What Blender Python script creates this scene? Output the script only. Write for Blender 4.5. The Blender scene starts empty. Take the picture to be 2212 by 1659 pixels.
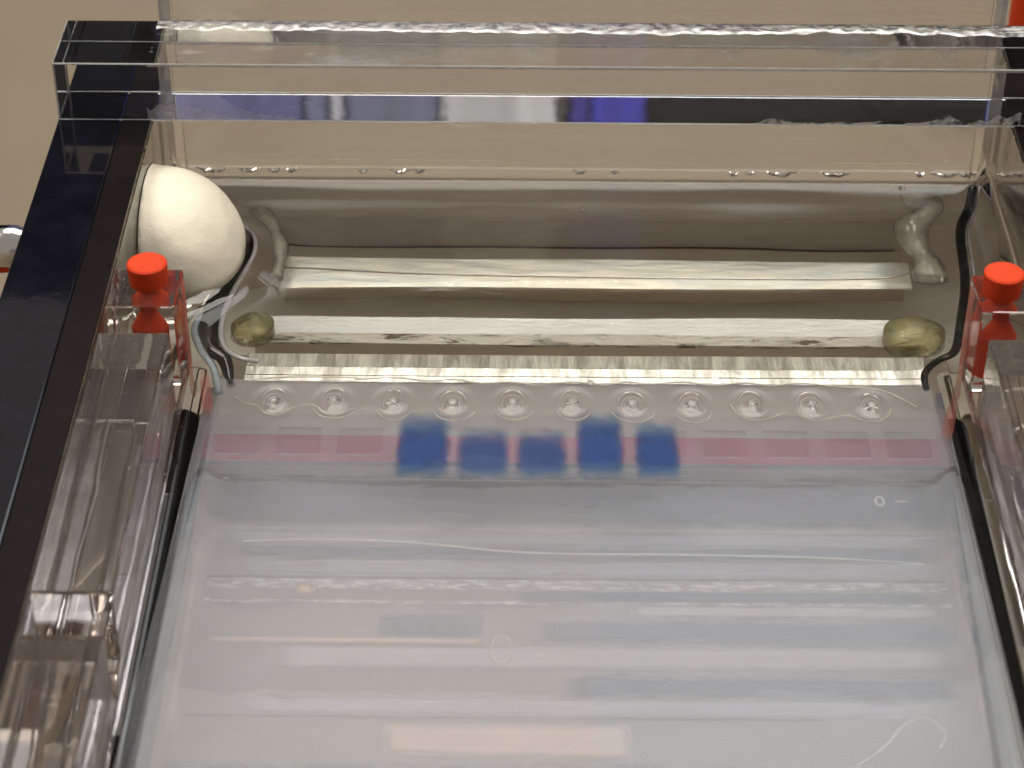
import bpy, bmesh, math, random
from mathutils import Vector, Matrix, noise
# ------------------------------------------------------------------ camera
# 1 unit = 1 cm.  X right, Y away from the camera, Z up; gel surface at z = 0
sc = bpy.context.scene
random.seed(7)
C_LOC = (-0.7441, -24.6660, 19.4605)
cam = bpy.data.cameras.new("camera"); camo = bpy.data.objects.new("camera", cam)
sc.collection.objects.link(camo); sc.camera = camo
M = Matrix(((0.99996133, -0.00765026, 0.00433842), (0.00803816, 0.59482379, -0.80381593), (0.0035688, 0.80381972, 0.59486228))).to_4x4()
M.translation = C_LOC
camo.matrix_world = M
cam.sensor_width = 36; cam.lens = 36 * 5000 / 2212
cam.clip_start = 0.1; cam.clip_end = 2000
cam.dof.use_dof = True; cam.dof.focus_distance = 33.0; cam.dof.aperture_fstop = 0.42
sc.view_settings.view_transform = 'Standard'; sc.view_settings.look = 'None'
sc.view_settings.exposure = -0.12; sc.view_settings.gamma = 1
sc.render.engine = 'CYCLES'
cy = sc.cycles
cy.max_bounces = 20; cy.transmission_bounces = 16; cy.glossy_bounces = 6; cy.diffuse_bounces = 4
cy.transparent_max_bounces = 24; cy.sample_clamp_indirect = 12.0; cy.sample_clamp_direct = 0
cy.blur_glossy = 0.6; cy.use_denoising = True
# ------------------------------------------------------------------ world: even indoor light
w = bpy.data.worlds.new("World"); sc.world = w; w.use_nodes = True
bg = w.node_tree.nodes['Background']; bg.inputs[0].default_value = (1.0, 0.93, 0.84, 1); bg.inputs[1].default_value = 0.30

def lamp(name, loc, tgt, sx, sy, power, col):
    l = bpy.data.lights.new(name, 'AREA'); l.shape = 'RECTANGLE'; l.size = sx; l.size_y = sy; l.energy = power; l.color = col
    o = bpy.data.objects.new(name, l); sc.collection.objects.link(o); o.location = loc
    o.rotation_euler = (Vector(tgt) - Vector(loc)).to_track_quat('-Z', 'Y').to_euler()
    return o
# ceiling panels of the room
def panel(y0, y1, x0, x1, rad, col, z=150):
    lamp('ceiling_lamp', ((x0 + x1) / 2, (y0 + y1) / 2, z), ((x0 + x1) / 2, (y0 + y1) / 2, 0), x1 - x0, y1 - y0, rad * math.pi * (x1 - x0) * (y1 - y0), col)
for k, (ya, yb, rad) in enumerate(((188, 194, .7), (182, 188, 1.4), (176, 182, 2.2), (170, 176, 3.1), (163, 170, 4.0), (150, 163, 5.0), (128, 150, 6.6), (95, 128, 8.0))):
    panel(ya, yb, -42, 7, rad, (.95 + .007 * k, .94, .97 - .014 * k))
    panel(ya, yb, 7, 50, rad, (.84 + .010 * k, .94, 1.0 - .004 * k))
panel(60, 92, -36, 46, 12, (1.0, .95, .88))
panel(-20, 40, 40, 110, 16, (1.0, .95, .88), 165)
panel(-5, 60, -120, -60, 15, (1.0, .94, .86), 150)

# ------------------------------------------------------------------ material helpers
def newmat(name):
    m = bpy.data.materials.new(name); m.use_nodes = True
    nt = m.node_tree; nt.nodes.clear()
    out = nt.nodes.new('ShaderNodeOutputMaterial')
    return m, nt, out
def N(nt, t, **kw):
    n = nt.nodes.new(t)
    for k, v in kw.items():
        if k in n.inputs: n.inputs[k].default_value = v
        else: setattr(n, k, v)
    return n
def L(nt, a, b): nt.links.new(a, b)
def c4(c): return (c[0], c[1], c[2], 1)
def noise_tex(nt, scale, detail=4, rough=.55, dist=0, sc3=(1, 1, 1)):
    tc = nt.nodes.new('ShaderNodeTexCoord'); mp = nt.nodes.new('ShaderNodeMapping'); mp.inputs['Scale'].default_value = sc3
    L(nt, tc.outputs['Object'], mp.inputs['Vector'])
    n = N(nt, 'ShaderNodeTexNoise', Scale=scale, Detail=detail, Roughness=rough, Distortion=dist)
    L(nt, mp.outputs[0], n.inputs['Vector']); return n
def ramp(nt, src, stops):
    r = nt.nodes.new('ShaderNodeValToRGB'); e = r.color_ramp.elements
    while len(e) < len(stops): e.new(.5)
    for el, (p, c) in zip(e, stops):
        el.position = p; el.color = c4(c) if hasattr(c, '__len__') else (c, c, c, 1)
    L(nt, src, r.inputs[0]); return r
def bump(nt, src, strength, dist=.1):
    b = N(nt, 'ShaderNodeBump', Strength=strength, Distance=dist); L(nt, src, b.inputs['Height']); return b

def plastic(name, col, rough=.35, var=.1, scale=3, bstr=.1, bscale=30, spec=.5, sss=0, sc3=(1, 1, 1), metal=0, coat=0):
    m, nt, out = newmat(name)
    p = N(nt, 'ShaderNodeBsdfPrincipled', Roughness=rough, Metallic=metal)
    p.inputs['Specular IOR Level'].default_value = spec
    if coat: p.inputs['Coat Weight'].default_value = coat
    n = noise_tex(nt, scale, 5, .6, 0, sc3)
    r = ramp(nt, n.outputs['Fac'], [(.3, [c * (1 - var) for c in col]), (.7, [min(1, c * (1 + var)) for c in col])])
    L(nt, r.outputs[0], p.inputs['Base Color'])
    if sss:
        p.inputs['Subsurface Weight'].default_value = sss; p.inputs['Subsurface Radius'].default_value = (.3, .2, .1)
    if bstr:
        b = bump(nt, noise_tex(nt, bscale, 4).outputs['Fac'], bstr, .05); L(nt, b.outputs[0], p.inputs['Normal'])
    L(nt, p.outputs[0], out.inputs[0]); return m

def glass(name, col=(1, 1, 1), ior=1.49, rough=0.0, bstr=.02, bscale=1.2, sc3=(1, 1, 1), haze=0.0, hazecol=(.8, .8, .8), hscale=3):
    """solid clear acrylic; haze = amount of scuffed, whitish surface in patches"""
    m, nt, out = newmat(name)
    g = N(nt, 'ShaderNodeBsdfGlass', Color=c4(col), Roughness=rough, IOR=ior)
    b = bump(nt, noise_tex(nt, bscale, 3, .5, 0, sc3).outputs['Fac'], bstr, .1); L(nt, b.outputs[0], g.inputs['Normal'])
    if haze:
        d = N(nt, 'ShaderNodeBsdfDiffuse', Color=c4(hazecol)); t = N(nt, 'ShaderNodeBsdfTranslucent', Color=c4(hazecol))
        a = N(nt, 'ShaderNodeMixShader', Fac=.5); L(nt, d.outputs[0], a.inputs[1]); L(nt, t.outputs[0], a.inputs[2])
        n = noise_tex(nt, hscale, 8, .7, .5, sc3); r = ramp(nt, n.outputs['Fac'], [(.35, haze * .35), (.75, haze)])
        mx = nt.nodes.new('ShaderNodeMixShader'); L(nt, r.outputs[0], mx.inputs[0]); L(nt, g.outputs[0], mx.inputs[1]); L(nt, a.outputs[0], mx.inputs[2])
        L(nt, mx.outputs[0], out.inputs[0])
    else: L(nt, g.outputs[0], out.inputs[0])
    return m

def film(name, col, alpha, lo=None, scale=2, tint=(1, 1, 1), gloss=.0, rough=.1, sc3=(1, 1, 1), bstr=0, bscale=10, thr=(.3, .7), trans=.25, soft=None):
    """partly see-through sheet: transparent mixed with scattering; alpha varies by noise from lo to alpha"""
    m, nt, out = newmat(name)
    tr = N(nt, 'ShaderNodeBsdfTransparent', Color=c4(tint))
    d = N(nt, 'ShaderNodeBsdfDiffuse', Color=c4(col)); t = N(nt, 'ShaderNodeBsdfTranslucent', Color=c4(col))
    a = N(nt, 'ShaderNodeMixShader', Fac=trans); L(nt, d.outputs[0], a.inputs[1]); L(nt, t.outputs[0], a.inputs[2])
    mx = nt.nodes.new('ShaderNodeMixShader'); L(nt, tr.outputs[0], mx.inputs[1]); L(nt, a.outputs[0], mx.inputs[2])
    if lo is None: mx.inputs[0].default_value = alpha
    else:
        n = noise_tex(nt, scale, 7, .65, .3, sc3); r = ramp(nt, n.outputs['Fac'], [(thr[0], lo), (thr[1], alpha)]); fac = r.outputs[0]
        if soft:      # rim of the strip fades out
            tc = nt.nodes.new('ShaderNodeTexCoord'); sp = nt.nodes.new('ShaderNodeSeparateXYZ'); L(nt, tc.outputs['Generated'], sp.inputs[0])
            wn = noise_tex(nt, .9, 3)
            for ax, wdt in ((0, soft[0]), (1, soft[1])):
                for inv in (0, 1):
                    ad = N(nt, 'ShaderNodeMath', operation='MULTIPLY_ADD'); L(nt, wn.outputs['Fac'], ad.inputs[0]); ad.inputs[1].default_value = wdt * (.8 if inv else -.8); L(nt, sp.outputs[ax], ad.inputs[2])
                    mr = N(nt, 'ShaderNodeMapRange', interpolation_type='SMOOTHSTEP'); L(nt, ad.outputs[0], mr.inputs[0])
                    a_, b_ = (0 - wdt * .4, wdt * .6) if not inv else (1 + wdt * .4, 1 - wdt * .6)
                    mr.inputs[1].default_value = min(a_, b_); mr.inputs[2].default_value = max(a_, b_)
                    if inv: mr.inputs[3].default_value = 1; mr.inputs[4].default_value = 0
                    mm = N(nt, 'ShaderNodeMath', operation='MULTIPLY'); L(nt, fac, mm.inputs[0]); L(nt, mr.outputs[0], mm.inputs[1]); fac = mm.outputs[0]
        L(nt, fac, mx.inputs[0])
    res = mx
    if gloss:
        gl = N(nt, 'ShaderNodeBsdfGlossy', Roughness=rough); fr = N(nt, 'ShaderNodeFresnel', IOR=1.45)
        mul = N(nt, 'ShaderNodeMath', operation='MULTIPLY'); mul.inputs[1].default_value = gloss; L(nt, fr.outputs[0], mul.inputs[0])
        if bstr:
            b = bump(nt, noise_tex(nt, bscale, 3).outputs['Fac'], bstr, .05); L(nt, b.outputs[0], gl.inputs['Normal'])
        m2 = nt.nodes.new('ShaderNodeMixShader'); L(nt, mul.outputs[0], m2.inputs[0]); L(nt, mx.outputs[0], m2.inputs[1]); L(nt, gl.outputs[0], m2.inputs[2]); res = m2
    L(nt, res.outputs[0], out.inputs[0]); return m

# ------------------------------------------------------------------ mesh helpers
def obj(name, bm, mat, parent=None, smooth=False):
    me = bpy.data.meshes.new(name); bm.normal_update(); bm.to_mesh(me); bm.free()
    if mat: me.materials.append(mat)
    if smooth:
        for p in me.polygons: p.use_smooth = True
    o = bpy.data.objects.new(name, me); sc.collection.objects.link(o)
    if parent: o.parent = parent
    return o
def thing(name, label, cat, group=None):
    o = bpy.data.objects.new(name, None); sc.collection.objects.link(o); o['label'] = label; o['category'] = cat
    if group: o['group'] = group
    return o
def tag(o, label=None, cat=None, group=None, kind=None):
    for k, v in (('label', label), ('category', cat), ('group', group), ('kind', kind)):
        if v: o[k] = v
    return o
def box(x0, x1, y0, y1, z0, z1, bev=0, seg=2):
    bm = bmesh.new()
    vs = [bm.verts.new(p) for p in ((x0, y0, z0), (x1, y0, z0), (x1, y1, z0), (x0, y1, z0), (x0, y0, z1), (x1, y0, z1), (x1, y1, z1), (x0, y1, z1))]
    for f in ((0, 3, 2, 1), (4, 5, 6, 7), (0, 1, 5, 4), (1, 2, 6, 5), (2, 3, 7, 6), (3, 0, 4, 7)): bm.faces.new([vs[i] for i in f])
    if bev: bmesh.ops.bevel(bm, geom=bm.edges[:], offset=bev, segments=seg, affect='EDGES', profile=.5)
    return bm
def join(*bms):
    r = bms[0]
    for b in bms[1:]:
        me = bpy.data.meshes.new('tmp'); b.to_mesh(me); b.free(); r.from_mesh(me); bpy.data.meshes.remove(me)
    return r
def extrude_yz(poly, x0, x1, bev=0, seg=2):
    """closed outline in (y, z) extruded along X"""
    bm = bmesh.new()
    a = [bm.verts.new((x0, y, z)) for y, z in poly]; b = [bm.verts.new((x1, y, z)) for y, z in poly]
    bm.faces.new(a); bm.faces.new(b[::-1])
    n = len(poly)
    for i in range(n): bm.faces.new((a[i], b[i], b[(i + 1) % n], a[(i + 1) % n]))
    bmesh.ops.recalc_face_normals(bm, faces=bm.faces[:])
    if bev: bmesh.ops.bevel(bm, geom=bm.edges[:], offset=bev, segments=seg, affect='EDGES', profile=.5)
    return bm
def tube(pts, r, seg=8, closed=False, rfun=None):
    bm = bmesh.new(); rings = []; n = len(pts); P = [Vector(p) for p in pts]
    for i in range(n):
        a = P[(i - 1) % n] if (closed or i) else P[i]; b = P[(i + 1) % n] if (closed or i < n - 1) else P[i]
        t = (b - a).normalized(); s = t.cross(Vector((0, 0, 1)))
        s = s.normalized() if s.length > 1e-4 else Vector((1, 0, 0)); u = s.cross(t)
        rr = r if rfun is None else r * rfun(i / max(1, n - 1))
        rings.append([bm.verts.new(P[i] + (s * math.cos(k * 2 * math.pi / seg) + u * math.sin(k * 2 * math.pi / seg)) * rr) for k in range(seg)])
    for i in range(n if closed else n - 1):
        A, B = rings[i], rings[(i + 1) % n]
        for k in range(seg): bm.faces.new((A[k], A[(k + 1) % seg], B[(k + 1) % seg], B[k]))
    if not closed: bm.faces.new(rings[0][::-1]); bm.faces.new(rings[-1])
    bmesh.ops.recalc_face_normals(bm, faces=bm.faces[:])
    return bm
def spline(pts, n=8):
    P = [Vector(p) for p in pts]; out = []
    for i in range(len(P) - 1):
        p0 = P[max(0, i - 1)]; p1 = P[i]; p2 = P[i + 1]; p3 = P[min(len(P) - 1, i + 2)]
        for k in range(n):
            t = k / n
            out.append(.5 * ((2 * p1) + (p2 - p0) * t + (2 * p0 - 5 * p1 + 4 * p2 - p3) * t * t + (3 * p1 - p0 - 3 * p2 + p3) * t ** 3))
    out.append(P[-1]); return out
def lathe(prof, center, axis='Z', seg=40, ell=1.0):
    """prof = [(r, h)], revolved about an axis through center"""
    bm = bmesh.new(); rings = []
    for r, h in prof:
        ring = []
        for k in range(seg):
            a = 2 * math.pi * k / seg; c, s = r * math.cos(a), r * math.sin(a) * ell
            v = (c, s, h) if axis == 'Z' else (h, c, s) if axis == 'X' else (c, h, s)
            ring.append(bm.verts.new((v[0] + center[0], v[1] + center[1], v[2] + center[2])))
        rings.append(ring)
    for A, B in zip(rings, rings[1:]):
        for k in range(seg): bm.faces.new((A[k], A[(k + 1) % seg], B[(k + 1) % seg], B[k]))
    bm.faces.new(rings[0]); bm.faces.new(rings[-1])
    bmesh.ops.recalc_face_normals(bm, faces=bm.faces[:])
    return bm

# ------------------------------------------------------------------ materials
m_bench = plastic('bench_laminate', (.180, .143, .098), rough=.42, var=.045, scale=.25, bstr=.04, bscale=14, spec=.3)
m_acr = glass('clear_acrylic', (.985, .985, .98), 1.49, 0, .03, .8, (1, 1, 1))
m_acr_bar = glass('clear_acrylic_bar', (.985, .985, .985), 1.49, 0.0, .03, .7, (.5, 2, 2), haze=.008, hazecol=(.75, .7, .66), hscale=2.5)
m_acr_tray = glass('clear_acrylic_tray', (.96, .94, .93), 1.49, 0.02, .12, .9, (1, .35, 1), haze=.07, hazecol=(.62, .55, .50), hscale=2.2)
m_frost = plastic('saw_cut_acrylic', (.66, .64, .56), rough=.35, var=.35, scale=5, bstr=.9, bscale=14, spec=.8, sc3=(.35, 1, 1.6))
m_black = plastic('black_acrylic', (.006, .006, .009), rough=.04, var=.3, scale=2, bstr=.015, bscale=2.5, spec=.6)
m_black2 = plastic('black_acrylic_scuffed', (.010, .008, .008), rough=.13, var=.12, scale=3, bstr=.012, bscale=3, spec=.15)
m_putty = plastic('white_putty', (.86, .80, .65), rough=.75, var=.035, scale=3, bstr=.35, bscale=5.0, spec=.2)
m_red = plastic('red_plastic', (.60, .050, .010), rough=.6, var=.08, scale=9, bstr=.15, bscale=22, spec=.15)
m_salmon = film('salmon_strip', (.62, .24, .17), .5, .2, 2)
m_salmon2 = film('salmon_strip_low', (.62, .20, .17), .42, .25, 2, soft=(.3, .3))
m_redtape = film('red_tape', (.42, .05, .13), .88, .8, 2)
m_purple = film('purple_edge', (.12, .09, .20), .7, .5, 2)
m_rubber = plastic('black_rubber', (.010, .009, .009), rough=.95, var=.3, scale=2, bstr=.1, bscale=8, spec=.02)
m_chrome = plastic('chrome', (.8, .78, .75), rough=.12, var=.05, scale=3, bstr=.05, bscale=4, metal=1)
m_plat = plastic('platinum', (.85, .80, .72), rough=.2, var=.05, scale=3, bstr=0, metal=1)
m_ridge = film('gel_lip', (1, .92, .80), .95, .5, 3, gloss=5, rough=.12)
m_milk = film('milky_gel', (.86, .88, .94), .25, .19, .55, (.98, .98, 1), gloss=.0, sc3=(.5, 1, 1))
m_thin = film('thin_milky_gel', (.84, .84, .88), .195, .15, .55, (.98, .98, 1))
m_milk2 = film('milky_gel_side', (.84, .86, .94), .17)

# ------------------------------------------------------------------ setting
bench = obj('bench_top', box(-400, 400, -150, 500, -6.3, -4.3), m_bench); tag(bench, kind='structure')

# ------------------------------------------------------------------ the tank
XL, XR = -6.34, 6.60          # inner faces of the side walls
tank = thing('electrophoresis_tank', 'clear acrylic electrophoresis tank with black side rails and a clear bar across the back', 'tank')
for s, x0, x1 in ((-1, XL - .45, XL), (1, XR, XR + .45)):
    obj('side_wall', box(x0, x1, -14, 7.5, -3.6, 1.86, .03), m_acr, tank)
for x0, x1 in ((XL - 1.42, XL - .455), (XR + .455, XR + 1.42)):
    r = obj('side_rail', box(x0, x1, -14, 8.4, .2, 1.915, .035, 3), m_black, tank)
for x0, x1 in ((XL - .452, XL - .02), (XR + .02, XR + .452)):
    obj('rail_strip', box(x0, x1, -14, 8.35, 1.865, 1.915, .01), m_black2, tank)
obj('floor_panel', box(-7.7, 8.0, -14, 7.5, -4.1, -3.65, .02), film('floor_acrylic', (.62, .53, .41), .55, .45, .8, (.97, .96, .95)), tank)
obj('back_plate', box(XL + .18, XR - .18, 7.08, 7.42, -3.6, 6.5, .01), m_acr, tank)
m_pedge = film('frosted_edge', (.72, .70, .68), .55, .35, 4, (.9, .9, .9), gloss=1, rough=.3)
for x0, x1 in ((XL, XL + .175), (XR - .175, XR)):
    obj('plate_edge', box(x0, x1, 7.08, 7.42, 1.9, 6.5, .01), m_pedge, tank)
# the bar
obj('cross_bar', box(-7.74, 8.25, 5.66, 7.04, 1.905, 2.86, .025, 3), m_acr_bar, tank)

# ------------------------------------------------------------------ far wall, and unseen blocks added to colour reflections in the acrylic
m_wall = plastic('room_wall', (.07, .058, .048), rough=.8, var=.05, scale=.05, bstr=0)
wall = obj('wall', box(-260, 260, 230, 235, -60, 148), m_wall); tag(wall, kind='structure')
def flat(name, col, rough=.9): return plastic(name, col, rough, var=.45, scale=.35, bstr=0, sc3=(1, .03, .03), spec=0)
for x0, x1, c, lab in ((-21, -13, (.14, .145, .34), 'added dull lilac blue case seen in the lower strip of the bar at left'),
                       (-10.6, -5.5, (.17, .19, .30), 'added grey blue case seen in the lower strip of the bar left of the pale one'),
                       (-12.8, -11.7, (.17, .19, .32), 'added narrow grey blue case between the lilac one and a pale sliver in the bar strip'),
                       (-11.5, -10.8, (.50, .52, .62), 'pale sliver of an added case seen in the left part of the bar strip'),
                       (-5.3, 1.0, (.50, .52, .56), 'added pale grey case seen in the middle of the lower strip of the bar'),
                       (1.9, 2.8, (.06, .05, .30), 'added narrow dark blue case beside the pale one in the lower strip of the bar'),
                       (3.0, 6.0, (.06, .065, .50), 'added bright blue case seen in the lower strip of the bar'),
                       (6.7, 75, (.002, .0015, .003), 'added wide black case filling the right of the lower strip of the bar'),
                       (-75, -21.4, (.002, .004, .016), 'added navy case mirrored on the left side rail')):
    o = obj('reflection_prop', box(x0, x1, 88, 104, -6.25, 62, .5), flat('prop_paint', c)); tag(o, lab, 'reflection prop', 'unseen props added to colour the bar and rail reflections')

# ------------------------------------------------------------------ glue, smears and painted edge highlights on the bar
def bumpy_strip(x0, x1, y0, y1, z0, h, nx, ny, seed, thr=-.2):
    bm = bmesh.new(); g = []
    for j in range(ny + 1):
        row = []
        for i in range(nx + 1):
            x = x0 + (x1 - x0) * i / nx; v = j / ny; edge = math.sin(math.pi * min(1, max(0, v))) ** .5
            q = noise.noise(Vector((x * 2.1 + seed, v * 1.2, seed))) * .5 + noise.noise(Vector((x * 7.5 + seed, v * 3, 1)))
            y = y0 + (y1 - y0) * v
            if v < .5: y += .09 * noise.noise(Vector((x * 3.3, 0, seed))) * (1 - 2 * v) + .25 * (y1 - y0) * noise.noise(Vector((x * .35, 3, seed))) * (1 - 2 * v)
            row.append(bm.verts.new((x, y, z0 + h * edge * max(.05, .55 + .6 * q))))
        g.append(row)
    for j in range(ny):
        for i in range(nx): bm.faces.new((g[j][i], g[j][i + 1], g[j + 1][i + 1], g[j + 1][i]))
    return bm
m_glue = film('glue_white', (.95, .93, .88), .98, .12, 5, gloss=4, rough=.2, sc3=(.9, 2.6, 1), thr=(.44, .54))
gb = obj('glue_bead', bumpy_strip(XL, 8.2, 6.72, 7.05, 2.864, .025, 900, 8, 3.1), m_glue, tank, True)
m_smear = film('glue_smear', (.80, .79, .76), .75, .0, .55, thr=(.50, .66), sc3=(1, 1.6, 1))
obj('glue_smear', bumpy_strip(XL, 8.2, 5.70, 7.0, 1.897, .002, 200, 6, 9.2), m_smear, tank)
m_smear2 = film('glue_smear_fine', (.78, .77, .76), .95, .0, 3.0, thr=(.42, .55), sc3=(.8, 1, 1))
def front_smear(x0, x1, hf, seed):
    bm = bmesh.new(); n = 160; prev = None
    for i in range(n + 1):
        x = x0 + (x1 - x0) * i / n; h = max(.004, hf(i / n) * (1 + .8 * noise.noise(Vector((x * 2.2, seed, 0))) + .5 * noise.noise(Vector((x * 9, seed, 2)))))
        cur = [bm.verts.new((x, 5.652, 1.915)), bm.verts.new((x, 5.652, 1.915 + h * .5)), bm.verts.new((x, 5.652, 1.915 + h))]
        if prev: bm.faces.new((prev[0], cur[0], cur[1], prev[1])); bm.faces.new((prev[1], cur[1], cur[2], prev[2]))
        prev = cur
    return bm
obj('glue_smear', front_smear(2.7, 6.7, lambda t: .02 + .20 * t ** 2 + .12 * math.exp(-((t - .08) / .05) ** 2), 1.5), m_smear2, tank)
obj('glue_smear', front_smear(-6.4, -3.4, lambda t: .30 * (1 - t) ** 1.3 + .02, 4.5), film('glue_smear_grey', (.70, .70, .74), .6, .15, 1.2), tank)
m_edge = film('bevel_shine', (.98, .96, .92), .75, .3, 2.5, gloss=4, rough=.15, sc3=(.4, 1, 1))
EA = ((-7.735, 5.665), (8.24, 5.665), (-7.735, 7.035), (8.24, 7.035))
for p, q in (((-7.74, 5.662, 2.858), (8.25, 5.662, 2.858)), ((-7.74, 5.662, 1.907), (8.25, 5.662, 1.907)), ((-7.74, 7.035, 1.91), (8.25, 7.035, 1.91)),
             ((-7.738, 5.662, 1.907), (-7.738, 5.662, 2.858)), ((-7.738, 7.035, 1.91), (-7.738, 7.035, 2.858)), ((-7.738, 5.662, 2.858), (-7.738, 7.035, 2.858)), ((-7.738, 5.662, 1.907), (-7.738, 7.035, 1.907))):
    obj('edge_highlight', tube([p, q], .013, 6), m_edge, tank)  # white tubes paint the bevel highlight along the bar edges
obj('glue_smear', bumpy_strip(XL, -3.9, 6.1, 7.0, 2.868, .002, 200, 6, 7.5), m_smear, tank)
obj('shine_line', box(XL, 8.2, 5.648, 5.657, 2.82, 2.855), film('edge_shine', (.95, .93, .88), .55, .3, 4, gloss=3), tank)  # pale strip painting the shine along the bar's front top edge
obj('shine_line', box(XL, 8.2, 7.005, 7.03, 1.88, 1.903), film('edge_shine_back', (.85, .84, .86), .7, .2, 6), tank)

# ------------------------------------------------------------------ white electrode cover, half sunk in the buffer
def putty():
    """half of a rounded lump pressed flat against the wall"""
    bm = bmesh.new(); bmesh.ops.create_icosphere(bm, subdivisions=5, radius=1)
    e = 2.3
    for v in bm.verts:
        d = v.co.normalized(); a, b, c = 1.42, (1.22 if d.y > 0 else 1.34), (1.13 if d.z > 0 else .62)
        r = (abs(d.x / a) ** e + abs(d.y / b) ** e + abs(d.z / c) ** e) ** (-1 / e)
        p = d * r
        p.x -= .10 * max(0, p.z) * (p.x / 1.4); p.y += -.10 * p.x / 1.4 - .05 * p.z
        q = p * 1.0; k = noise.noise(q * 1.2) * .045 + noise.noise(q * 2.9 + Vector((3, 1, 7))) * .018 + noise.noise(q * 8) * .004
        p += d * k
        p.x = max(p.x, 0)
        v.co = p + Vector((XL + .01, 4.60, .42))
    return bm
cap = obj('electrode_cover', putty(), m_putty, None, True)
tag(cap, 'white rounded putty cover on the left wall of the tank, half in the liquid', 'electrode cover')

# ------------------------------------------------------------------ buffer liquid (closed body of water with menisci)
def rectd(x, y, r):
    dx = max(r[0] - x, 0, x - r[1]); dy = max(r[2] - y, 0, y - r[3]); return math.hypot(dx, dy)
def water_h(x, y):
    d = min(abs(x - XL), abs(XR - x), abs(7.06 - y))
    h = .12 + .30 * math.exp(-d / .17)
    dc = max(0, math.hypot((x - XL) / 1.36, (y - 4.42) / 1.22) - 1) * 1.25
    h += .30 * math.exp(-dc / .26)
    for r in ((-6.4, -5.30, -12, 1.62), (5.28, 6.7, -12, 1.62)):
        h += .13 * math.exp(-rectd(x, y, r) / .17)
    far = min(1, max(0, (y - 1.9) / 1.5))
    h += far * (.006 * math.sin(y * 3.1 + .6 * math.sin(x * .8)) + .012 * noise.noise(Vector((x * .35, y * 1.5, 2.2))))
    if y > 5.4: h += .012 * math.exp(-((y - 6.35) / .28) ** 2) * (1 + noise.noise(Vector((x * .5, 0, 4))))
    h += .0018 * noise.noise(Vector((x * .7, y * .9, 7)))
    if y < 2.4:
        for k in range(11):
            cx = -4.19 + .829 * k
            q = math.hypot(x - cx, (y - 1.02) * .8)
            if q < .6: h += .030 * math.exp(-(q / .14) ** 2) - .010 * math.exp(-((q - .22) / .07) ** 2)
    return h
def water():
    bm = bmesh.new(); x0, x1, y0, y1 = XL + .01, XR - .01, -12.9, 7.055
    nx = 260; ys = [y0 + (y1 - y0) * i / 60 * .5 for i in range(60)]
    ys = [y0 + i * .25 for i in range(46)]; yy = ys[-1] + .06
    while yy < y1: ys.append(yy); yy += .045
    ys.append(y1)
    g = [[bm.verts.new((x0 + (x1 - x0) * i / nx, y, water_h(x0 + (x1 - x0) * i / nx, y))) for i in range(nx + 1)] for y in ys]
    for a, b in zip(g, g[1:]):
        for i in range(nx): bm.faces.new((a[i], a[i + 1], b[i + 1], b[i]))
    zb = -3.58
    rim = g[0] + [r[-1] for r in g[1:]] + g[-1][-2::-1] + [r[0] for r in g[-2:0:-1]]
    bot = [bm.verts.new((v.co.x, v.co.y, zb)) for v in rim]
    n = len(rim)
    for i in range(n): f = bm.faces.new((rim[i], bot[i], bot[(i + 1) % n], rim[(i + 1) % n]))
    bm.faces.new(bot)
    bmesh.ops.recalc_face_normals(bm, faces=bm.faces[:])
    o = obj('water', bm, glass('buffer_water', (.985, .98, .96), 1.33, 0, .012, 2.2), None)
    for p in o.data.polygons: p.use_smooth = abs(p.normal.z) > .3
    tag(o, kind='structure'); return o
water()

# ------------------------------------------------------------------ inside the far reservoir
def shiny_face(name, col, mirror, rough, scale, bstr, bscale, sc3, dark=(.12, .10, .08), thr=(.30, .42)):
    """polished-then-scratched acrylic face backed by air: part diffuse, part mirror"""
    m, nt, out = newmat(name)
    n = noise_tex(nt, scale, 6, .65, .6, sc3); r = ramp(nt, n.outputs['Fac'], [(thr[0], dark), (thr[1], col)])
    d = nt.nodes.new('ShaderNodeBsdfDiffuse'); L(nt, r.outputs[0], d.inputs[0])
    g = N(nt, 'ShaderNodeBsdfGlossy', Roughness=rough); L(nt, r.outputs[0], g.inputs[0])
    b = bump(nt, noise_tex(nt, bscale, 5, .6, .4, sc3).outputs['Fac'], bstr, .05); L(nt, b.outputs[0], g.inputs['Normal']); L(nt, b.outputs[0], d.inputs['Normal'])
    mx = N(nt, 'ShaderNodeMixShader', Fac=mirror); L(nt, d.outputs[0], mx.inputs[1]); L(nt, g.outputs[0], mx.inputs[2]); L(nt, mx.outputs[0], out.inputs[0]); return m
m_ribtop = shiny_face('rib_face', (.95, .90, .74), .35, .25, 1.2, .25, 5, (.3, 1.5, 1.5), (.75, .80, .78), (.35, .6))  # cream to bluish tones paint in the reflected room
m_ribrough = shiny_face('rib_face_rough', (.78, .80, .76), .3, .25, 1.6, .5, 9, (.5, 1.8, 1.8), (.72, .72, .66), (.3, .5))
m_ribrough2 = shiny_face('rib_face_flaked', (.97, .93, .82), .35, .2, 2.2, 1.2, 10, (.55, 2.2, 2.2), (.22, .18, .13), (.40, .50))
m_grey = film('grey_acrylic', (.92, .84, .70), .72, .6, .8, (.95, .93, .9), sc3=(.3, 1, 1))
m_dark = film('smoky_acrylic', (.15, .125, .10), .70, .5, .8, (.6, .55, .5), sc3=(.3, 2, 1))
ZF = -3.45
obj('rib_or_reflection', box(-4.66, 5.44, 6.35, 6.94, ZF, -2.36, .03), m_grey, tank)
obj('rib_face', extrude_yz([(5.78, -2.30), (5.78, -2.22), (6.40, -2.10), (6.40, -2.18)], -4.66, 5.44), m_ribtop, tank)
obj('rib_face', extrude_yz([(4.28, -2.03), (4.28, -1.945), (4.66, -1.905), (4.66, -1.985)], -4.9, 5.4), m_ribrough, tank)
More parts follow.
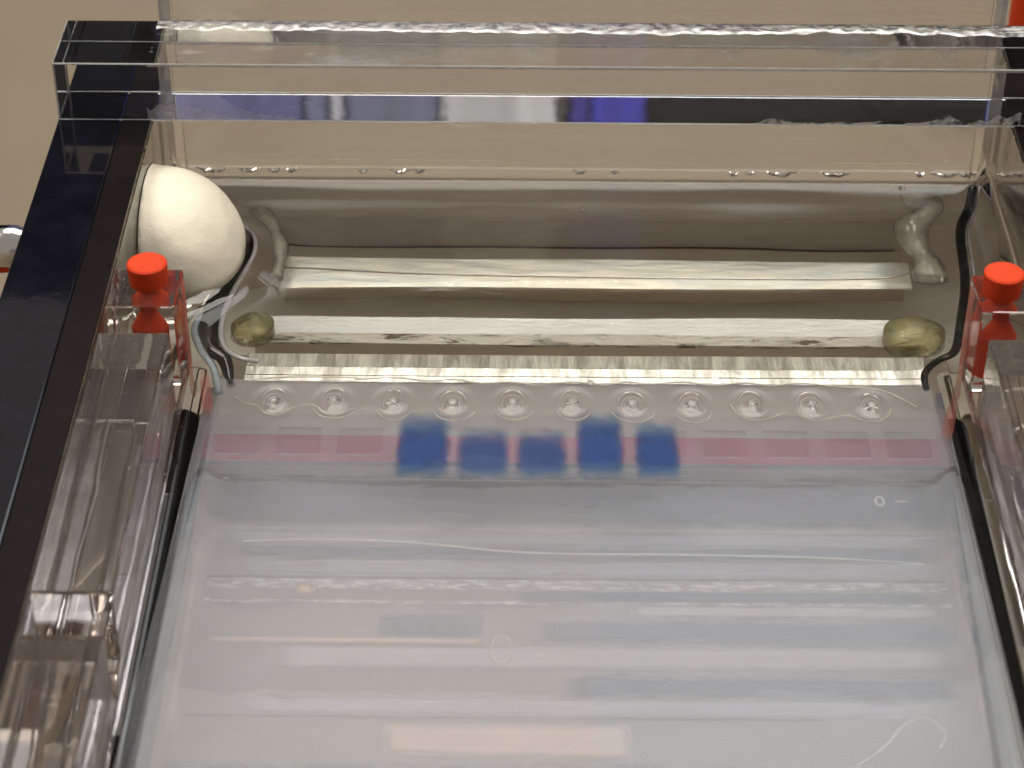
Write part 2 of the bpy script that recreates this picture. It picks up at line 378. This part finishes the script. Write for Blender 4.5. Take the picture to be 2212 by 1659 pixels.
obj('rib_face', extrude_yz([(4.05, -2.05), (4.05, -1.97), (4.275, -1.942), (4.275, -2.03)], -4.9, 5.4), m_ribrough2, tank)
obj('rib_or_reflection', box(-4.9, 5.4, 4.50, 4.70, ZF, -2.14, .02), m_grey, tank)
obj('reservoir_floor', box(-6.25, 6.5, 3.45, 7.04, -3.55, -3.50, .005), plastic('reservoir_floor', (.84, .785, .69), rough=.5, var=.08, scale=1.2, bstr=.05, bscale=4, sc3=(.3, 1, 1)), tank)
obj('back_reflection_mask', box(XL + .03, XR - .03, 7.00, 7.03, -3.48, .06, .004), film('brown_reflection_mask', (.85, .77, .67), .72, .42, .6, sc3=(.25, 1, 2.2)), tank)  # added brown sheet that dulls the mirrored ribs and carries the bench tone
obj('back_plate_band', box(-4.7, 5.3, 6.955, 6.985, -2.34, -1.28, .004), film('grey_band', (.80, .75, .68), .7, .5, .8, sc3=(.3, 1, 1)), tank)
obj('back_plate_band', box(-4.7, 5.3, 6.965, 6.992, -2.80, -2.32, .004), film('dark_band', (.16, .13, .10), .6, .4, .8, sc3=(.3, 1, 1)), tank)
# platform under the gel tray
obj('platform', box(-5.3, 5.6, -12, 3.42, -3.4, -1.56, .04), film('platform_acrylic', (.56, .48, .41), .66, .55, .5, (.85, .83, .8), sc3=(.2, 1, 1)), tank)
m_machined = shiny_face('machined_edge', (1, .98, .92), .45, .22, 2.2, .3, 5, (1.6, .35, .3), (.46, .44, .38), (.36, .66))
obj('machined_strip', extrude_yz([(3.10, -1.55), (3.10, -1.52), (3.40, -1.488), (3.40, -1.55)], -4.85, 5.25), shiny_face('machined_dull', (.62, .60, .52), .3, .25, 2.5, .5, 9, (2.2, .3, .3), (.34, .32, .27), (.4, .6)), tank)
obj('machined_strip', extrude_yz([(2.90, -1.55), (2.90, -1.52), (3.08, -1.501), (3.08, -1.55)], -4.85, 5.25), m_machined, tank)
obj('machined_strip', extrude_yz([(2.74, -1.55), (2.74, -1.52), (2.87, -1.506), (2.87, -1.55)], -4.85, 5.25), m_machined, tank)
# tubes painting the bright and dark refraction contours of the meniscus
m_men = film('meniscus_pale', (.80, .76, .80), .75, .45, 2, gloss=3, rough=.1)
m_men2 = film('meniscus_blue_grey', (.52, .60, .68), .8, .5, 2, gloss=3, rough=.1)
m_menk = plastic('meniscus_dark', (.008, .007, .006), rough=.15, var=.2, bstr=.05, bscale=5)
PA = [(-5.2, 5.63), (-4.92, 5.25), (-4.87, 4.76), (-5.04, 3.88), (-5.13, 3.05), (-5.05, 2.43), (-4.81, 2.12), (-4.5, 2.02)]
obj('meniscus_line', tube(spline([(x, y, .05) for x, y in PA], 8), .05, 8), m_men, tank, True)
obj('meniscus_line', tube(spline([(x - .20, y, -.05) for x, y in PA[:-1]] + [(-4.85, 1.5, -.05)], 8), .17, 10, rfun=lambda t: .35 + .65 * math.sin(math.pi * min(1, t * 1.05)) ** .6), m_menk, tank, True)
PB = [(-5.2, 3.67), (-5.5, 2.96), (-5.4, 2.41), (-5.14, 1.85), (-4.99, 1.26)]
obj('meniscus_line', tube(spline([(x, y, .02) for x, y in PB], 8), .06, 8), m_men2, tank, True)
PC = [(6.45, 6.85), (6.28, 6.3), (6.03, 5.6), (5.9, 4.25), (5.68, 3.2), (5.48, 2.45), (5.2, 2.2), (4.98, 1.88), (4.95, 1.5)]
obj('meniscus_line', tube(spline([(x, y, -.02) for x, y in PC], 8), .085, 8, rfun=lambda t: 1.1 - .5 * t), m_menk, tank, True)
obj('meniscus_line', tube(spline([(x + .13, y, .02) for x, y in PC[:6]], 8), .03, 6), m_men, tank, True)
# yellow sealed screws at both ends of the near rib
m_yel = film('yellow_sealant', (1, .92, .42), .42, .12, 2.0, (.97, .95, .78), gloss=1.5, rough=.1, bstr=.6, bscale=7)
for cx, cy, r in ((-4.88, 4.25, .34), (5.22, 4.15, .47)):
    o = obj('sealed_screw', lathe([(.0001, .30), (r * .35, .30), (r * .45, .2), (r * .8, .18), (r, .08), (r * 1.02, -.3), (r * .8, -.36), (.0001, -.36)], (cx, cy, -1.7), 'Z', 28, .9), m_yel, tank, True)

# ------------------------------------------------------------------ platinum electrode wire with its sleeves
wire = thing('electrode_wire', 'thin platinum wire stretched across the far reservoir between two sleeves', 'wire')
obj('wire', tube(spline([(-4.70, 5.82, -1.7), (-2.4, 5.74, -1.7), (-.2, 5.67, -1.7), (3.05, 5.61, -1.7), (4.9, 5.69, -1.7), (5.45, 5.75, -1.5)], 8), .022, 6), m_plat, wire)
m_sleeve = film('silicone_sleeve', (1, .95, .80), .62, .22, 3, gloss=1.5, rough=.15, trans=.1)
obj('sleeve', tube(spline([(5.38, 6.98, -.62), (5.58, 7.0, -.55), (5.78, 6.86, -.6), (5.62, 6.62, -.75), (5.42, 6.40, -.85), (5.42, 6.05, -.95), (5.52, 5.7, -1.0), (5.58, 5.4, -1.05), (5.56, 5.15, -1.1)], 8), .24, 14, rfun=lambda t: 1 + .18 * math.sin(t * 15)), m_sleeve, wire, True)
obj('sleeve', tube(spline([(-5.05, 7.0, -1.0), (-4.85, 6.7, -1.3), (-4.72, 6.35, -1.5), (-4.72, 5.9, -1.6), (-4.75, 5.6, -1.7)], 8), .16, 14, rfun=lambda t: 1 + .15 * math.sin(t * 13)), m_sleeve, wire, True)

# ------------------------------------------------------------------ gel tray
tray = thing('gel_tray', 'clear acrylic gel casting tray with slotted side walls and a pink loading strip', 'gel tray')
def wall_outline():
    p = [(1.5, .45), (1.5, 2.0), (.6, 2.0), (.6, .70), (0, .70), (0, 2.0), (-5.10, 2.0), (-5.10, 1.0)]
    for k in range(7):
        a = math.pi * k / 6; p.append((-5.35 - .25 * math.sin(a * .5) - .0 * a, 1.0 - .25 * math.sin(a)))
    p += [(-5.68, 1.0), (-5.68, 1.9), (-5.85, 2.0), (-13, 2.0), (-13, .45)]
    q = []
    for a in p:
        if not q or (abs(a[0] - q[-1][0]) + abs(a[1] - q[-1][1])) > 1e-3: q.append(a)
    return q
for x0, x1 in ((-6.29, -5.36), (5.34, 6.30)):
    obj('side_wall', extrude_yz(wall_outline(), x0, x1, .03, 2), m_acr_tray, tray)
for x0, x1 in ((-6.25, -5.72), (5.68, 6.26)):
    obj('wall_foot', box(x0, x1, -13, 1.48, -.9, .50, .02), m_acr_tray, tray)
# base sheet under the gel
obj('base', box(-5.35, 5.33, -13, 1.5, -1.08, -.90, .01), film('tray_base', (.45, .46, .50), .12, .06, .6, (.97, .97, 1)), tray)
obj('loading_strip', box(-5.12, 5.14, .42, 1.0, -.895, -.875), m_redtape, tray)
obj('loading_strip_edge', box(-5.12, 5.14, .33, .418, -.895, -.878), m_purple, tray)
for x0, x1 in ((-5.355, -5.335), (5.315, 5.335)):
    obj('loading_strip', box(x0, x1, 1.12, 1.36, .0, 1.92), m_salmon, tray)
for sx, rows in ((-1, ((.85, -5.36, .08), (.6, -5.40, .15), (-1, -5.42, .17), (-5.8, -5.40, .13), (-13, -5.6, .10))), (1, ((.85, 5.28, .08), (.6, 5.27, .14), (-1, 5.27, .13), (-5.8, 5.24, .13), (-13, 5.2, .13)))):
    R = [r[2] for r in rows]; P = spline([(r[1], r[0], -.14) for r in rows], 6)
    def rf(t, R=R): k = t * (len(R) - 1); i = min(int(k), len(R) - 2); return R[i] + (R[i + 1] - R[i]) * (k - i)
    obj('rubber_gasket', tube(P, 1, 16, rfun=rf), m_rubber, tray, True)
# clear lips of the tray either side of the gel
def quadslab(p, z0, z1):
    bm = bmesh.new(); a = [bm.verts.new((x, y, z0)) for x, y in p]; b = [bm.verts.new((x, y, z1)) for x, y in p]
    bm.faces.new(a[::-1]); bm.faces.new(b)
    for i in range(4): bm.faces.new((a[i], a[(i + 1) % 4], b[(i + 1) % 4], b[i]))
    bmesh.ops.recalc_face_normals(bm, faces=bm.faces[:]); return bm
m_lip = film('tray_lip', (.50, .54, .60), .42, .25, 1.6, (.9, .9, .93), gloss=2, rough=.15, sc3=(3, .3, 1))
obj('tray_lip', quadslab([(-5.62, -12.5), (-5.46, -12.5), (-5.045, 1.4), (-5.18, 1.4)], -.5, .0), m_lip, tray)
obj('tray_lip', quadslab([(4.62, -12.5), (5.1, -12.5), (5.16, 1.4), (5.065, 1.4)], -.5, .0), m_lip, tray)
obj('loading_strip', quadslab([(-5.14, .62), (-4.96, .62), (-5.21, 1.76), (-5.35, 1.76)], .10, .115), m_salmon2, tray)
obj('loading_strip', quadslab([(4.90, .20), (5.10, .20), (5.40, 1.24), (5.27, 1.24)], .10, .115), m_salmon2, tray)
# engraved scale
def text(name, body, loc, size, mat, parent):
    cu = bpy.data.curves.new(name, 'FONT'); cu.body = body; cu.size = size; cu.extrude = .002; cu.align_x = 'CENTER'; cu.align_y = 'CENTER'
    t = bpy.data.objects.new(name, cu); sc.collection.objects.link(t); bpy.context.view_layer.update()
    me = bpy.data.meshes.new_from_object(t); bpy.data.objects.remove(t); me.materials.clear(); me.materials.append(mat)
    o = bpy.data.objects.new(name, me); sc.collection.objects.link(o); o.location = loc; o.parent = parent; return o
m_mark = film('scale_print', (.85, .85, .85), .42)
text('scale_number', '0', (3.99, -.99, .004), .30, m_mark, tray)
obj('scale_mark', box(4.19, 4.36, -.995, -.97, .002, .006), m_mark, tray)

# ------------------------------------------------------------------ agarose gel with its wells
gel = thing('agarose_gel', 'milky agarose gel slab with a row of wells, five holding blue dye', 'gel')
GX0, GX1 = -5.02, 5.02; WC = [-4.605 + .829 * k for k in range(12)]
def gelslab():
    bm = bmesh.new(); xs = [GX0]
    for c in WC: xs += [max(GX0 + .001, c - .30), min(GX1 - .001, c + .30)]
    xs.append(GX1)
    ys = [-12.5, .02, .60, 1.62]
    def q(a, mi): f = bm.faces.new([bm.verts.new(p) for p in a]); f.material_index = mi
    for i in range(len(xs) - 1):
        for j in range(3):
            well = j == 1 and i % 2 == 1
            z = -.04 if well else 0
            a, b, c, d = xs[i], xs[i + 1], ys[j], ys[j + 1]
            q([(a, c, z), (b, c, z), (b, d, z), (a, d, z)], 1 if well else 0)
            if well:
                q([(a, c, 0), (b, c, 0), (b, c, z), (a, c, z)], 3); q([(a, d, 0), (a, d, z), (b, d, z), (b, d, 0)], 3)
                q([(a, c, 0), (a, c, z), (a, d, z), (a, d, 0)], 3); q([(b, c, 0), (b, d, 0), (b, d, z), (b, c, z)], 3)
    z = -.85
    q([(GX0, -12.5, z), (GX0, 1.62, z), (GX1, 1.62, z), (GX1, -12.5, z)], 2)
    q([(GX0, -12.5, 0), (GX0, -12.5, z), (GX1, -12.5, z), (GX1, -12.5, 0)], 2)
    q([(GX0, 1.62, 0), (GX1, 1.62, 0), (GX1, 1.62, z), (GX0, 1.62, z)], 2)
    q([(GX0, -12.5, 0), (GX0, 1.62, 0), (GX0, 1.62, z), (GX0, -12.5, z)], 2)
    q([(GX1, -12.5, 0), (GX1, -12.5, z), (GX1, 1.62, z), (GX1, 1.62, 0)], 2)
    bmesh.ops.remove_doubles(bm, verts=bm.verts[:], dist=1e-4)
    for v in bm.verts:
        if v.co.y < -12: v.co.x += -.62 if v.co.x < 0 else -.62 if v.co.x > 4.9 else -.5
        v.co.y -= .08 if v.co.y < 1.5 else 0
    o = obj('slab', bm, m_milk, gel); o.data.materials.append(m_thin); o.data.materials.append(m_milk2); o.data.materials.append(film('well_wall', (.85, .85, .9), .05)); return o
gelslab()
def dyemat(name, col, col2, a0):
    """dye cloud: concentration falls off softly towards the rims of the patch (object-space)"""
    m, nt, out = newmat(name)
    tc = nt.nodes.new('ShaderNodeTexCoord'); sp = nt.nodes.new('ShaderNodeSeparateXYZ')
    nn = N(nt, 'ShaderNodeTexNoise', Scale=4.0, Detail=3); L(nt, tc.outputs['Object'], nn.inputs['Vector'])
    L(nt, tc.outputs['Generated'], sp.inputs[0])
    def edge(sock, lo, hi, inv=False):
        mr = N(nt, 'ShaderNodeMapRange', interpolation_type='SMOOTHSTEP'); L(nt, sock, mr.inputs[0])
        mr.inputs[1].default_value = lo; mr.inputs[2].default_value = hi
        if inv: mr.inputs[3].default_value = 1; mr.inputs[4].default_value = 0
        return mr.outputs[0]
    def wob(sock, amt):
        m1 = N(nt, 'ShaderNodeMath', operation='MULTIPLY_ADD'); L(nt, nn.outputs['Fac'], m1.inputs[0]); m1.inputs[1].default_value = amt; m1.inputs[2].default_value = -amt / 2
        m2_ = N(nt, 'ShaderNodeMath', operation='ADD'); L(nt, sock, m2_.inputs[0]); L(nt, m1.outputs[0], m2_.inputs[1]); return m2_.outputs[0]
    wx, wy = wob(sp.outputs[0], .14), wob(sp.outputs[1], .22)
    def mul(a, b):
        x = N(nt, 'ShaderNodeMath', operation='MULTIPLY'); L(nt, a, x.inputs[0])
        if hasattr(b, 'default_value'): L(nt, b, x.inputs[1])
        else: x.inputs[1].default_value = b
        return x.outputs[0]
    k = mul(mul(edge(wx, .02, .26), edge(wx, .74, .98, True)), mul(edge(wy, .0, .30), edge(wy, .48, 1, True)))
    k = mul(k, a0)
    cr = ramp(nt, sp.outputs[1], [(.05, col2), (.25, col), (.62, col), (.9, col2)])
    d = N(nt, 'ShaderNodeBsdfDiffuse'); L(nt, cr.outputs[0], d.inputs[0]); tr = nt.nodes.new('ShaderNodeBsdfTransparent')
    mx = nt.nodes.new('ShaderNodeMixShader'); L(nt, k, mx.inputs[0]); L(nt, tr.outputs[0], mx.inputs[1]); L(nt, d.outputs[0], mx.inputs[2])
    L(nt, mx.outputs[0], out.inputs[0]); return m
dB = dyemat('bromophenol_dye', (.032, .090, .31), (.06, .19, .38), .76)
dB2 = dyemat('bromophenol_dye_faint', (.042, .100, .31), (.08, .20, .38), .68)
for k, w0, w1, yt, yb, mt in ((3, .74, .66, 1.05, -.42, dB), (4, .72, .62, .72, -.42, dB2), (5, .70, .60, .70, -.41, dB2), (6, .64, .62, 1.15, -.40, dB), (7, .60, .60, .90, -.40, dB)):
    c = (-2.08, -1.265, -.475, .32, 1.10)[k - 3]; yt -= .15; yb -= .20; w0 += .10; w1 += .10
    bm = bmesh.new(); nx, ny = 8, 12; g = []
    for j in range(ny + 1):
        t = j / ny; ww = (w0 * (1 - t) + w1 * t) / 2
        g.append([bm.verts.new((c + ww * (2 * i / nx - 1), yb + (yt - yb) * t, .004 + .012 * math.sin(math.pi * t) * math.sin(math.pi * i / nx))) for i in range(nx + 1)])
    for a, b in zip(g, g[1:]):
        for i in range(nx): bm.faces.new((a[i], a[i + 1], b[i + 1], b[i]))
    lay = bm.copy(); lay2 = bm.copy()
    for v in lay.verts: v.co.z += .006; v.co.y += .03
    for v in lay2.verts: v.co.z += .012; v.co.y += .05
    bm = join(bm, lay, lay2)
    o = obj('dye_band', bm, mt, gel)
    if k == 3: o['label'] = 'darkest blue dye band, broader towards the camera'
# comb's wavy lip and the dimple rings, as white tubes painting their highlights
lip = [(-4.5, 1.55), (-4.05, 1.62), (-3.15, 1.62), (-3.06, 1.58), (-2.55, 1.62), (-2.05, 1.55), (-1.7, 1.59), (-1.3, 1.50), (-.9, 1.54), (-.52, 1.47), (-.05, 1.55), (.4, 1.48), (.72, 1.56), (1.05, 1.51), (1.5, 1.57), (1.95, 1.50), (2.4, 1.56), (2.75, 1.50), (3.15, 1.56), (3.7, 1.49), (4.15, 1.46), (4.42, 1.33), (4.75, 1.02)]
obj('lip', tube(spline([(x, y, .09) for x, y in lip], 6), .016, 6, rfun=lambda t: .7 + .5 * abs(math.sin(t * 37))), m_ridge, gel)
DC = [-4.19 + .829 * k for k in range(11)]
def arc(cx, cy, rx, ry, a0, a1, z=.09, n=20): return [(cx + rx * math.cos(math.radians(a0 + (a1 - a0) * i / n)), cy + ry * math.sin(math.radians(a0 + (a1 - a0) * i / n)), z) for i in range(n + 1)]
m_ring = film('ring_highlight', (.95, .86, .78), .8, .3, 3, gloss=3, rough=.12)
m_dome = glass('dimple_water', (1, 1, 1), 1.33, 0, 0)
m_glint = plastic('glint_bead', (.95, .96, 1), rough=.02, var=0, bstr=0, spec=1, coat=1)
for k, cx in enumerate(DC):
    cy = 1.02 + .02 * math.sin(k * 1.7); s = 1 + .12 * math.sin(k * 2.3)
    obj('dimple_ring', tube(arc(cx, cy + .06, .17 * s, .26, 10, 170), .011, 5, rfun=lambda t: .5 + math.sin(t * math.pi)), m_ring, gel)
    if k < 8 and k not in (0,):
        obj('dimple_ring', tube(arc(cx + .02, cy - .10, .27 * s, .27, 190, 350), .013, 5, rfun=lambda t: .5 + .8 * math.sin(t * math.pi)), m_ridge, gel)
    obj('dimple_ring', tube(arc(cx, cy, .14, .2, 0, 360, .085, 24), .006, 5), m_ring, gel)
    d = obj('dimple', lathe([(.0001, .07), (.03, .068), (.06, .055), (.085, .03), (.095, 0)], (cx, cy - .02, .115), 'Z', 20, 1.1), m_dome, gel, True)
def lowlip(pts): obj('lip', tube(spline([(x, y, .09) for x, y in pts], 6), .013, 5, rfun=lambda t: .6 + .6 * abs(math.sin(t * 23 + 1))), m_ridge, gel)  # more white tubes painting the lip's highlights
lowlip([(-4.75, 1.15), (-4.6, 1.02), (-4.42, .95), (-4.3, .78), (-4.1, .74), (-3.95, .88), (-3.75, .98), (-3.6, .95), (-3.48, .80), (-3.3, .76), (-3.1, .88), (-2.85, .97)])
lowlip([(2.15, 1.05), (2.25, .82), (2.45, .70), (2.7, .76), (2.9, .86), (3.1, .80), (3.3, .71), (3.5, .76), (3.75, .82), (3.95, .72), (4.15, .70), (4.3, .80), (4.38, .98)])
# tinted strips standing in for bands reflected and refracted in the gel: (pixel row pairs turned into distances once)
def fband(name, x0, x1, y0, y1, z, mat, h=.03): return obj(name, box(x0, x1, y0, y1, z, z + h), mat, tank)
m_b_pale = film('pale_band', (.85, .78, .72), .62, .4, 1.5, sc3=(.3, 1, 1), soft=(.07, .26))
m_b_warm = film('warm_band', (.95, .70, .52), .95, .6, 1.2, sc3=(.3, 1, 1), soft=(.07, .26))
m_b_dark = film('slate_band', (.10, .11, .19), .88, .68, .8, sc3=(.25, 1, 1), soft=(.07, .26))
m_b_dark2 = film('slate_band_patchy', (.11, .11, .19), .80, .10, .35, sc3=(.4, .4, 1), thr=(.4, .6), soft=(.07, .26))
m_b_line = film('reflection_line', (.03, .03, .03), .7, .3, 2, sc3=(.4, 1, 1))
m_b_shine = film('band_shine', (1, .92, .84), .8, .0, 9, sc3=(.45, 2.2, 1), thr=(.45, .6))
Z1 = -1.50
m_b_film = film('hazy_band', (.66, .66, .70), .50, .22, .8, sc3=(.25, 2, 1), soft=(.07, .26))
fband('reflection_band', -5.2, 5.5, -0.530, 0.800, Z1, m_b_dark)
fband('reflection_edge', -5.2, 5.5, -0.610, -0.550, Z1, m_b_pale)
fband('rib_or_reflection', -5.2, 5.5, -0.910, -0.630, Z1, m_b_film)
fband('reflection_band', -4.7, 4.9, -1.160, -0.930, Z1, m_b_dark)
fband('rib_or_reflection', -5.0, 5.2, -1.530, -1.190, Z1, m_b_film)
fband('reflection_line', -4.9, 4.9, -1.580, -1.550, Z1, m_b_line)
fband('reflection_strip', -4.9, 4.9, -1.780, -1.600, Z1, m_b_shine)
fband('reflection_band', -0.8, 4.7, -2.000, -1.800, Z1, m_b_dark)
fband('reflection_edge', -4.9, 4.9, -2.050, -2.010, Z1, m_b_shine)
fband('rib_or_reflection', 0.6, 4.9, -2.290, -2.060, Z1, m_b_pale)
fband('reflection_band', -2.6, -1.2, -2.690, -2.230, Z1, m_b_dark2)
fband('reflection_band', -0.6, 5.0, -2.780, -2.330, Z1, m_b_dark)
fband('reflection_strip', -4.9, -1.1, -2.810, -2.710, Z1, m_b_warm)
fband('rib_or_reflection', -4.0, 5.0, -3.280, -2.830, Z1, m_b_pale)
fband('reflection_band', -0.2, 4.8, -3.770, -3.350, Z1, m_b_dark)
fband('rib_or_reflection', -4.6, 4.6, -4.080, -3.790, Z1, m_b_film)
fband('reflection_line', -4.9, 3.0, -4.130, -4.100, Z1, m_b_line)
fband('reflection_patch', -2.45, 0.65, -4.810, -4.200, Z1, m_b_warm)  # pinkish patch painted as a reflection of the room
fband('reflection_band', -5.2, 1.2, -5.700, -4.840, Z1, m_b_dark)
fband('reflection_band', 1.3, 5.2, -5.700, -4.890, Z1, m_b_film)
fband('reflection_patch', -3.75, -3.40, -1.980, -1.670, Z1 + .04, film('warm_reflection', (1, .72, .42), 1, .7, 3, soft=(.4, .4)))  # warm spot painted as a lamp reflection
for x0, x1 in ((-5.3, -4.85), (4.85, 5.2)): fband('side_band', x0, x1, -4.6, -.75, Z1 + .05, film('pink_side_band', (.95, .78, .70), .5, .3, soft=(.5, .06)))
obj('wire_reflection', tube(spline([(-4.47, -.98, -1.3), (-3.4, -.93, -1.3), (-2.33, -.97, -1.3), (-.59, -1.17, -1.3), (1.57, -1.19, -1.3), (3.4, -1.24, -1.3), (4.6, -1.34, -1.3)], 8), .018, 6), film('wire_shine', (1, .92, .8), .95), wire)  # pale tube standing in for the wire's reflection
# glints of the scalloped waterline on the back plate, shaped as chrome tubes
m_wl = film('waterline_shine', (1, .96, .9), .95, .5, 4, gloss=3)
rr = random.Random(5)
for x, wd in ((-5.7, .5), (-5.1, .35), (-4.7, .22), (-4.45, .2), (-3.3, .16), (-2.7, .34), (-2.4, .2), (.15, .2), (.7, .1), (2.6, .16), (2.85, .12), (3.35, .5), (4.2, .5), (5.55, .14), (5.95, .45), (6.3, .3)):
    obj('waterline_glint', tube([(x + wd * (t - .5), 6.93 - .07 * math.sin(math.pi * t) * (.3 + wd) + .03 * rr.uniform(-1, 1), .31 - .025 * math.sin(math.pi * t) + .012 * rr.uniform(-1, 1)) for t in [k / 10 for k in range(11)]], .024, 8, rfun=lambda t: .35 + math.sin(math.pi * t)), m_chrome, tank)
# faint marks on the gel surface
m_faint = film('faint_mark', (.88, .86, .84), .32, .12, 3)
obj('surface_ring', tube(arc(-.97, -3.87, .12, .25, 0, 360, .006, 28)[:-1], .012, 5, closed=True), m_faint, gel)
obj('surface_line', tube([(-5, -.60, .004), (-1.6, -.61, .004), (4.9, -.63, .004)], .010, 5), m_faint, gel)
obj('surface_smear', tube(spline([(3.0, -5.9, .006), (3.5, -5.5, .006), (3.75, -5.15, .006), (4.05, -5.0, .006), (4.25, -5.25, .006), (4.15, -5.5, .006)], 6), .02, 5), m_faint, gel)
obj('surface_smear', tube(spline([(-.4, -5.7, .006), (.6, -5.0, .006), (1.0, -4.5, .006), (1.4, -4.1, .006)], 6), .008, 5), m_faint, gel)
for x, y, r in ((.19, 6.05, .045), (.22, 1.47, .05), (5.25, 6.7, .06), (-5.25, 5.0, .03)):
    o = obj('bubble', lathe([(.0001, r), (r * .5, r * .87), (r * .87, r * .5), (r, 0), (r * .87, -r * .5), (r * .5, -r * .87), (.0001, -r)], (x, y, .14), 'Z', 16), m_dome, None, True)
    tag(o, {.19: 'tiny bubble floating over the bright far rib near the middle', .22: 'tiny bubble on the wavy lip behind the dyed wells', 5.25: 'tiny bubble by the pale hooked sleeve at right', -5.25: 'tiny bubble beside the white putty cover'}[x], 'bubble', 'bubbles on the liquid')

# ------------------------------------------------------------------ red pins in the tray posts
for cx, cy, rx, dz, lab in ((-5.78, 1.16, .27, 0, 'red round pin standing in the left post of the tray, by the white cover'), (5.67, 1.05, .27, .02, 'red pin standing in the right post of the tray, cut by the frame edge')):
    t = thing('marker_pin', lab, 'pin', 'red marker pins'); t.location = (cx, cy, 2.0)
    ell = 1.0
    obj('head', lathe([(.0001, .33 + dz), (rx * .9, .33 + dz), (rx, .31 + dz), (rx * 1.0, .24), (rx * .94, .02), (.0001, .02)], (0, 0, 0), 'Z', 36, ell), m_red, t, False)
    obj('shank', lathe([(.0001, .018), (.14, .018), (.11, -.3), (.2, -.45), (.25, -.55), (.25, -1.2), (.0001, -1.2)], (0, 0, 0), 'Z', 24), m_red, t, False)

# ------------------------------------------------------------------ plugs outside the tank
p = thing('banana_plug', 'chrome plug with red sleeve on the outer left side of the tank', 'plug')
obj('metal_socket', lathe([(.0001, .1), (.34, .1), (.36, 0), (.33, -.15), (.30, -.6), (.34, -.7), (.34, -1.1), (.28, -1.2), (.28, -4), (.0001, -4)], (XL - 1.45, 5.0, .05), 'X', 28), m_chrome, p, True)
obj('red_sleeve', tube([(-7.9, 4.9, -.16), (-8.6, 4.88, -.17), (-13, 4.8, -.4)], .15, 16), m_red, p, True)
c = obj('red_cable', tube(spline([(9.42, 16.6, -1.2), (9.42, 16.65, -2.0), (9.5, 16.8, -3.0), (9.9, 17.4, -3.72), (12, 18.5, -3.72)], 8), .55, 20), m_red, None, True)
tag(c, 'blurred red cable behind the tank at the top right corner', 'cable')
